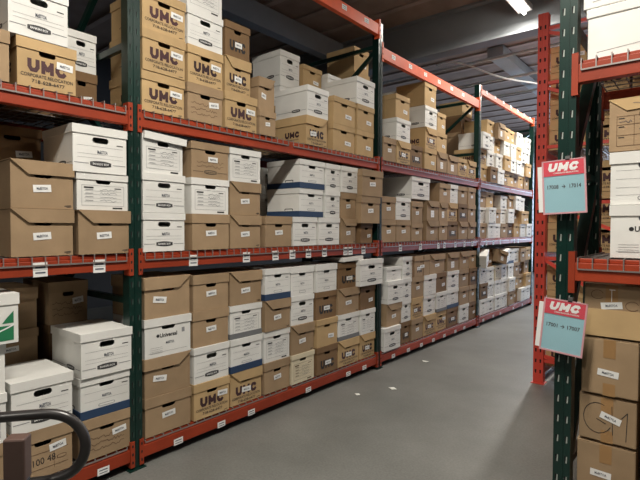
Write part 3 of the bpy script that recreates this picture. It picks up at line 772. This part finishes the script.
# taped moving cartons
def carton(loc, w, d, h, label, rz=0, seed=0, mark=None, st=(0, .5, 0), twotone=False, m='kraft', top=True):
    r = empty('moving_carton', loc, rz)
    mb = MB(); nu, nv = 6, 6; rdm = random.Random(seed)
    # slightly bulging box: front grid displaced outward
    def pt(u, v, s): return u, v
    mb.box(-w/2, w/2, 0, d, 0, h, m); mb.build('body', r, bevel=.006)
    mb = MB()
    sg = .012
    # tilted top flaps
    mb.add([(-w/2, 0, h), (w/2, 0, h), (w/2, d/2, h+sg), (-w/2, d/2, h+sg), (-w/2, d, h), (w/2, d, h)], [(0, 1, 2, 3), (3, 2, 5, 4), (0, 3, 4), (1, 5, 2)], m)
    mb.build('top_flap', r)
    mb = MB(); f = Face(mb, (0, 0, 0), (1, 0, 0), (0, 0, 1), .0012)
    f.rect(0, h-.045, .052, .09, 'tape'); mb.build('tape', r, label='brown packing tape')
    mb = MB(); f = Face(mb, (0, 0, 0), (1, 0, 0), (0, 0, 1), .0012); f.rect(-.0, .03, .052, .06, 'tape'); mb.build('tape', r, label='brown packing tape')
    mb = MB(); f = Face(mb, (0, 0, 0), (1, 0, 0), (0, 0, 1), .0018)
    f.rect(st[0], h*st[1], .090, .033, 'sticker', 1, st[2]); f.text('MaBSTOA', st[0], h*st[1], .05, .012, 'pen', 1.6, .01, st[2]); mb.build('sticker', r, label='white paper sticker')
    if mark == 'G1':
        mb = MB(); f = Face(mb, (0, 0, 0), (1, 0, 0), (0, 0, 1), .0014)
        pts = [(-.02+.062*math.cos(a)-.02, h*.52+.075*math.sin(a)) for a in [PI*.35+PI*1.5*i/14 for i in range(15)]]
        for a, b in zip(pts, pts[1:]): f.line(*a, *b, .003, 'ink')
        f.line(-.045, h*.50, -.005, h*.42, .003, 'ink'); f.line(.02, h*.83, .025, h*.2, .003, 'ink'); f.line(.085, h*.75, .08, h*.12, .003, 'ink'); f.line(.085, h*.75, .06, h*.6, .003, 'ink')
        mb.build('marker_writing', r, label='black marker writing')
    if mark == 'swirl':
        mb = MB(); f = Face(mb, (0, 0, 0), (1, 0, 0), (0, 0, 1), .0014)
        for cx, cz in ((-.06, h*.80), (.085, h*.62)):
            pts = [(cx+.026*math.cos(a)*(1+.1*i/9), cz+.022*math.sin(a)) for i, a in enumerate([.3+2*PI*.85*i/10 for i in range(11)])]
            for a, b in zip(pts, pts[1:]): f.line(*a, *b, .0022, 'brownink')
        f.line(-.01, h*.9, .015, h*.9, .004, 'sticker'); f.line(.0, h*.9, .0, h*.68, .003, 'sticker')
        mb.build('marker_writing', r, label='swirled marker scribbles')
    if twotone:
        mb = MB(); mb.box(-w/2-.002, w/2+.002, -.003, 0, 0.0, h*.52, 'tan'); mb.build('lower_wrap', r, label='lighter kraft lower half')
    tag(r, label, 'box', 'taped cartons on the right rack floor shelf'); return r
cx = 2.322
carton((cx-.008, FY+.06, .1525), .250, .34, .268, 'taped kraft carton at the bottom of the right rack stack', .02, 1, st=(-.02, .45, -.05))
carton((cx-.005, FY+.06, .434), .245, .34, .222, 'taped carton with large black marker strokes, second in right stack', -.01, 2, mark='G1', st=(.015, .56, -.3))
carton((cx+.002, FY+.05, .669), .240, .34, .275, 'taped kraft carton directly below the two-tone one, right rack', .0, 3, st=(-.005, .40, -.10))
carton((cx+.006, FY+.055, .957), .235, .34, .255, 'two-tone kraft carton with swirled marker scribbles, topmost of right stack', .0, 4, mark='swirl', st=(.0, .60, .12), twotone=True)
for q, (h, z) in enumerate(((.33, .1525), (.33, .495), (.33, .838))):
    carton((cx+.27, FY+.05, z), .25, .34, h, ['bottom', 'middle', 'top'][q]+' carton of the stack cut off by the right picture edge', .0, 20+q)
# middle shelf: two whites and a kraft with a form
putx('U', 2.312, 2.640, FY+.05, 1.344, .252, 'white bold-lettered box at the bottom of the right rack middle shelf')
o = putx('W', 2.307, 2.632, FY+.06, 1.597, .252, 'plain white box between kraft box and bold-lettered box, right rack')
# kraft with the ruled form
kb = empty('storage_box', (2.46, FY+.06, 1.852), 0)
mb = MB(); mb.box(-.157, .157, 0, .38, 0, .245, 'kraft'); mb.build('body', kb, bevel=.003)
mb = MB(); mb.add([(-.160, -.004, .248), (-.085, -.006, .190), (.160, -.006, .205), (.160, -.004, .250), (-.160, .0, .248), (-.085, .0, .190), (.160, .0, .205), (.160, .0, .250)],
                  [(0, 1, 2, 3), (4, 0, 3, 7), (0, 4, 5, 1), (1, 5, 6, 2)], 'tan')
mb.box(-.160, .160, -.004, .384, .245, .250, 'tan'); mb.build('lid', kb, label='pale kraft slanted lid flap')
mb = MB(); f = Face(mb, (0, 0, 0), (1, 0, 0), (0, 0, 1), .0014)
for v in (.025, .075, .125, .165): f.line(-.125, v, .13, v, .0018, 'brownink')
for u in (-.125, -.055, .13): f.line(u, .025, u, .165, .0018, 'brownink')
for v in (.155, .115, .065): f.rect(-.106, v, .024, .004, 'ink')
f.scribble(-.09, .14, .05, .014, 'pen', 3, 1.2, .0018); f.scribble(.03, .145, .13, .028, 'pen', 4, 1.2, .0022, 14); f.scribble(.01, .10, .09, .03, 'pen', 8, 1.2, .0022, 8)
mb.build('printed_form', kb, label='ruled form with handwriting')
mb = MB(); f = Face(mb, (0, -.006, 0), (1, 0, 0), (0, 0, 1), .0014); f.scribble(-.0, .222, .12, .014, 'pen', 9, 1, .002, 12); mb.build('lid_writing', kb)
mb = MB(); mb.box(-.035, .035, -.0008, .002, .160, .182, 'dark'); mb.build('hand_hole', kb, label='dark hand slot')
tag(kb, 'kraft box with ruled handwritten form, topmost on right rack middle shelf', 'box', 'boxes on the right rack')
# upper shelf: long white boxes side-on
def longbox(loc, w, h, label, lidh=.045):
    r = empty('storage_box', loc)
    mb = MB(); mb.box(0, w, 0, .32, 0, h-lidh+.01, 'white'); mb.build('body', r, bevel=.004)
    mb = MB(); mb.box(-.006, w+.006, -.006, .326, h-lidh, h, 'white'); mb.build('lid', r, bevel=.004)
    mb = MB(); f = Face(mb, (w/2, 0, 0), (1, 0, 0), (0, 0, 1), .0014); f.line(-.16, .03, .16, .05, .002, 'greyink')
    mb.build('side_print', r)
    tag(r, label, 'box', 'boxes on the right rack')
longbox((2.205, FY+.055, 2.312), .40, .245, 'long side-on white box lying on the right rack upper shelf')
longbox((2.185, FY+.050, 2.559), .40, .245, 'long white box stacked highest on right rack, cut by frame')

# ------------------------------------------------------------------ red rack beyond (faces the aisle)
RY, RX = 4.83, 1.385
rc = empty('pallet_rack', (RX, RY, 0)); tag(rc, 'red pallet rack with stacked logo boxes beyond the green posts', 'rack')
def rs(o): o.parent = rc; o.matrix_parent_inverse = Matrix.Translation((-RX, -RY, 0)); return o
for y in (RY, RY+2.74):
    for x in (RX+.0, RX+1.0):
        rs(post(None, x+.045, y, 3.5, 'redsteel', slots='x', w=.09, edge='dark'))
    for i, z in enumerate((.22, .45, 1.20, 1.72, 2.25, 2.85, 3.36)):
        mb = MB(); mb.bar((RX+.09, y+.04, z), (RX+1.0, y+.04, z), .03, .035, 'redsteel', up=(0, 1, 0)); rs(mb.build('strut'))
    for i, (za, zb) in enumerate(((.26, .02), (1.18, .50), (1.70, 1.22), (2.80, 2.28), (3.32, 2.88))):
        mb = MB(); mb.bar((RX+.09, y+.04, za), (RX+1.0, y+.04, zb+.1), .03, .035, 'redsteel', up=(0, 1, 0)); rs(mb.build('brace'))
for z0, z1 in ((.05, .14), (1.15, 1.25), (2.12, 2.22)):
    for x in (RX-.0, RX+1.05):
        mb = MB(); mb.box(x, x+.05, RY+.085, RY+2.74, z0, z1, 'redsteel'); rs(mb.build('beam'))
for z, nm in ((.145, 'floor'), (1.25, 'middle'), (2.22, 'upper')):
    mb = MB(); r_ = .003
    for q in range(42): mb.box(RX+.01, RX+1.1, RY+.1+.062*q, RY+.106+.062*q, z, z+.006, 'wire')
    for q in range(10): mb.box(RX+.03+.115*q, RX+.036+.115*q, RY+.1, RY+2.65, z-.004, z, 'wire')
    tag(mb.build('wire_deck'), 'wire deck of the %s shelf inside the red rack' % nm, 'shelf deck', 'wire decks in the red rack')
for lev, z, n in (('floor', .155, 4), ('middle', 1.26, 3), ('upper', 2.23, 4)):
    h = .245 if lev != 'middle' else .28
    for q in range(3):
        for i in range(n):
            x0 = RX+.072+.335*q
            row = ['bottom', 'second up', 'third up', 'topmost'][i] if i < n-1 else 'topmost'
            putx('M', x0, x0+.322, RY+.13+.01*((i*7+q*3) % 4), z+i*h, h-.002,
                 'kraft logo box, %s of the %s stack, red rack %s shelf' % (row, ['left', 'middle', 'right'][q], lev), d=.39)['group'] = 'logo boxes in the red rack'

# ------------------------------------------------------------------ hanging signs
def sign(loc, rot, num, label):
    r = empty('rack_sign', loc); r.rotation_euler = (0, rot, 0)
    w, h = .180, .252
    mb = MB(); mb.box(-w/2, w/2, -.001, .001, -h, 0, 'cyan'); f = Face(mb, (0, -.001, -h), (1, 0, 0), (0, 0, 1), .0006)
    for k, u in enumerate((.0,)): f.text(num, .0, h*.50, .15, .020, 'ink', 1, .02)
    mb.build('paper', r)
    mb = MB(); mb.box(-w/2, w/2, -.003, -.001, -.072, 0, 'signred'); mb.build('red_header', r, label='red header band')
    mb = MB(); f = Face(mb, (0, -.003, -.072), (1, 0, 0), (0, 0, 1), .0008)
    umc_letters(f, 0, .042, .135, .040, 'sticker', 1, .25); f.text('CORPORATE RELOCATION', .01, .013, .11, .007, 'sticker', 1, .02)
    mb.build('logo', r, label='white slanted lettering')
    mb = MB()
    e = .008
    mb.box(-w/2-e, w/2+e, -.004, .002, -h-e, -h, 'sleeve'); mb.box(-w/2-e, -w/2, -.004, .002, -h, .002, 'sleeve'); mb.box(w/2, w/2+e, -.004, .002, -h, .002, 'sleeve'); mb.box(-w/2-e, w/2+e, -.004, .002, 0, .005, 'sleeve')
    mb.build('sleeve_edge', r, label='pink translucent sleeve edge')
    mb = MB(); mb.add([(-w/2, -.006, -h), (w/2, -.006, -h), (w/2, -.009, 0), (0, -.005, 0), (-w/2, -.008, 0), (0, -.012, -h)], [(0, 5, 3, 4), (5, 1, 2, 3)], 'film'); mb.build('plastic_sleeve', r, label='clear plastic film')
    mb = MB(); mb.box(-w/2-.028, -w/2-.008, -.004, .004, -h*.98, -.02, 'sticker'); mb.build('side_fold', r, label='white folded edge')
    mb = MB(); mb.box(.01, .03, -.004, .03, .0, .02, 'steel'); mb.build('clip', r)
    tag(r, label, 'sign', 'signs hanging on the green post'); return r
sign((2.128, FY-.055, 1.815), -.045, '17008  \u2192  17014', 'upper red and cyan sleeved sign on green post, beside red upright')
sign((2.150, FY-.055, 1.126), .085, '17001 \u2192 17007', 'lower red and cyan sleeved sign, hanging below the right beam')

# ------------------------------------------------------------------ cart handle in the near left corner
def at(px, py, dist):
    r = ray(px, py); return CAM + r*dist
def tp(px, py, dist=1.05): return tuple(at(px, py, dist))
cr = empty('picking_cart', (tp(18, 440)[0], tp(18, 440)[1], 0))
base = Vector(cr.location)
def rk(o): o.parent = cr; o.matrix_parent_inverse = Matrix.Translation(-base); return o
keys = [(-70, 424, 1.02), (-30, 420, 1.02), (5, 417, 1.03), (30, 415, 1.04), (52, 414, 1.05), (68, 418, 1.055), (79, 427, 1.06), (85, 440, 1.06), (84, 455, 1.06), (77, 467, 1.06), (66, 475, 1.055), (50, 480, 1.05), (30, 483, 1.04), (5, 485, 1.03), (-30, 488, 1.02), (-70, 492, 1.02)]
kp = [at(a, b, d) for a, b, d in keys]
# smooth
def cr_spline(p, n=5):
    out = []
    for i in range(len(p)-1):
        a, b, c, d = p[max(i-1, 0)], p[i], p[i+1], p[min(i+2, len(p)-1)]
        for k in range(n):
            t = k/n; out.append(.5*((2*b)+(c-a)*t+(2*a-5*b+4*c-d)*t*t+(3*b-a-3*c+d)*t**3))
    return out+[p[-1]]
mb = MB(); mb.tube(cr_spline(kp), .0112, 'tube', 16); rk(mb.build('handle_loop', smooth=True))
ctr = at(17.5, 455, 1.0)
mt = Matrix.Translation(ctr) @ Matrix.Rotation(YAW+.15, 4, 'Z')
ztop = at(17.5, 436, 1.0).z
mb = MB(); mb.box(-.021, .021, -.018, .018, -.052, ztop-ctr.z, 'cap', mt); rk(mb.build('grip_cap', bevel=.004, label='brown plastic cap'))
mb = MB(); mb.box(-.019, .019, -.016, .016, -ctr.z+.16, -.052, 'tube', mt); rk(mb.build('mast', bevel=.003))
mb = MB(); mb.box(-.45, .12, -.25, .25, -ctr.z+.12, -ctr.z+.16, 'steel', mt); rk(mb.build('platform', bevel=.006))
for sx in (-.38, .06):
    for sy in (-.19, .19):
        mb = MB(); mb.tube([(sx, sy-.02, -ctr.z+.06), (sx, sy+.02, -ctr.z+.06)], .059, 'tube', 20)
        mb.v = [tuple(mt @ Vector(v)) for v in mb.v]; rk(mb.build('wheel'))
tag(cr, 'cart with black looped handle and brown cap in the near left corner', 'cart')

# ------------------------------------------------------------------ scraps on the floor
for i, (x, y, s, l) in enumerate(((.451, 3.80, .05, 'white paper scrap on the concrete beside the second bay'),
                                  (.263, 4.80, .045, 'small white paper scrap farther along the concrete aisle'),
                                  (.295, 3.46, .035, 'thin curled paper sliver on the concrete near the rack'))):
    mb = MB(); a = .6+i
    pts = [(x+s*math.cos(a+t)*(1 if k % 2 else .5), y+s*.5*math.sin(a+t), .001+.008*(k % 2)) for k, t in enumerate([q*PI/3 for q in range(6)])]
    mb.add(pts+[(p[0], p[1], p[2]+.0015) for p in pts], [(5, 4, 3, 2, 1, 0), (6, 7, 8, 9, 10, 11)]+[(k, (k+1) % 6, (k+1) % 6+6, k+6) for k in range(6)], 'scrap')
    tag(mb.build('paper_scrap'), l, 'paper scrap', 'paper scraps on the floor')

for c, u in USED.items():
    if not u:
        for ch in list(PROTO[c].children): bpy.data.objects.remove(ch)
        bpy.data.objects.remove(PROTO[c])
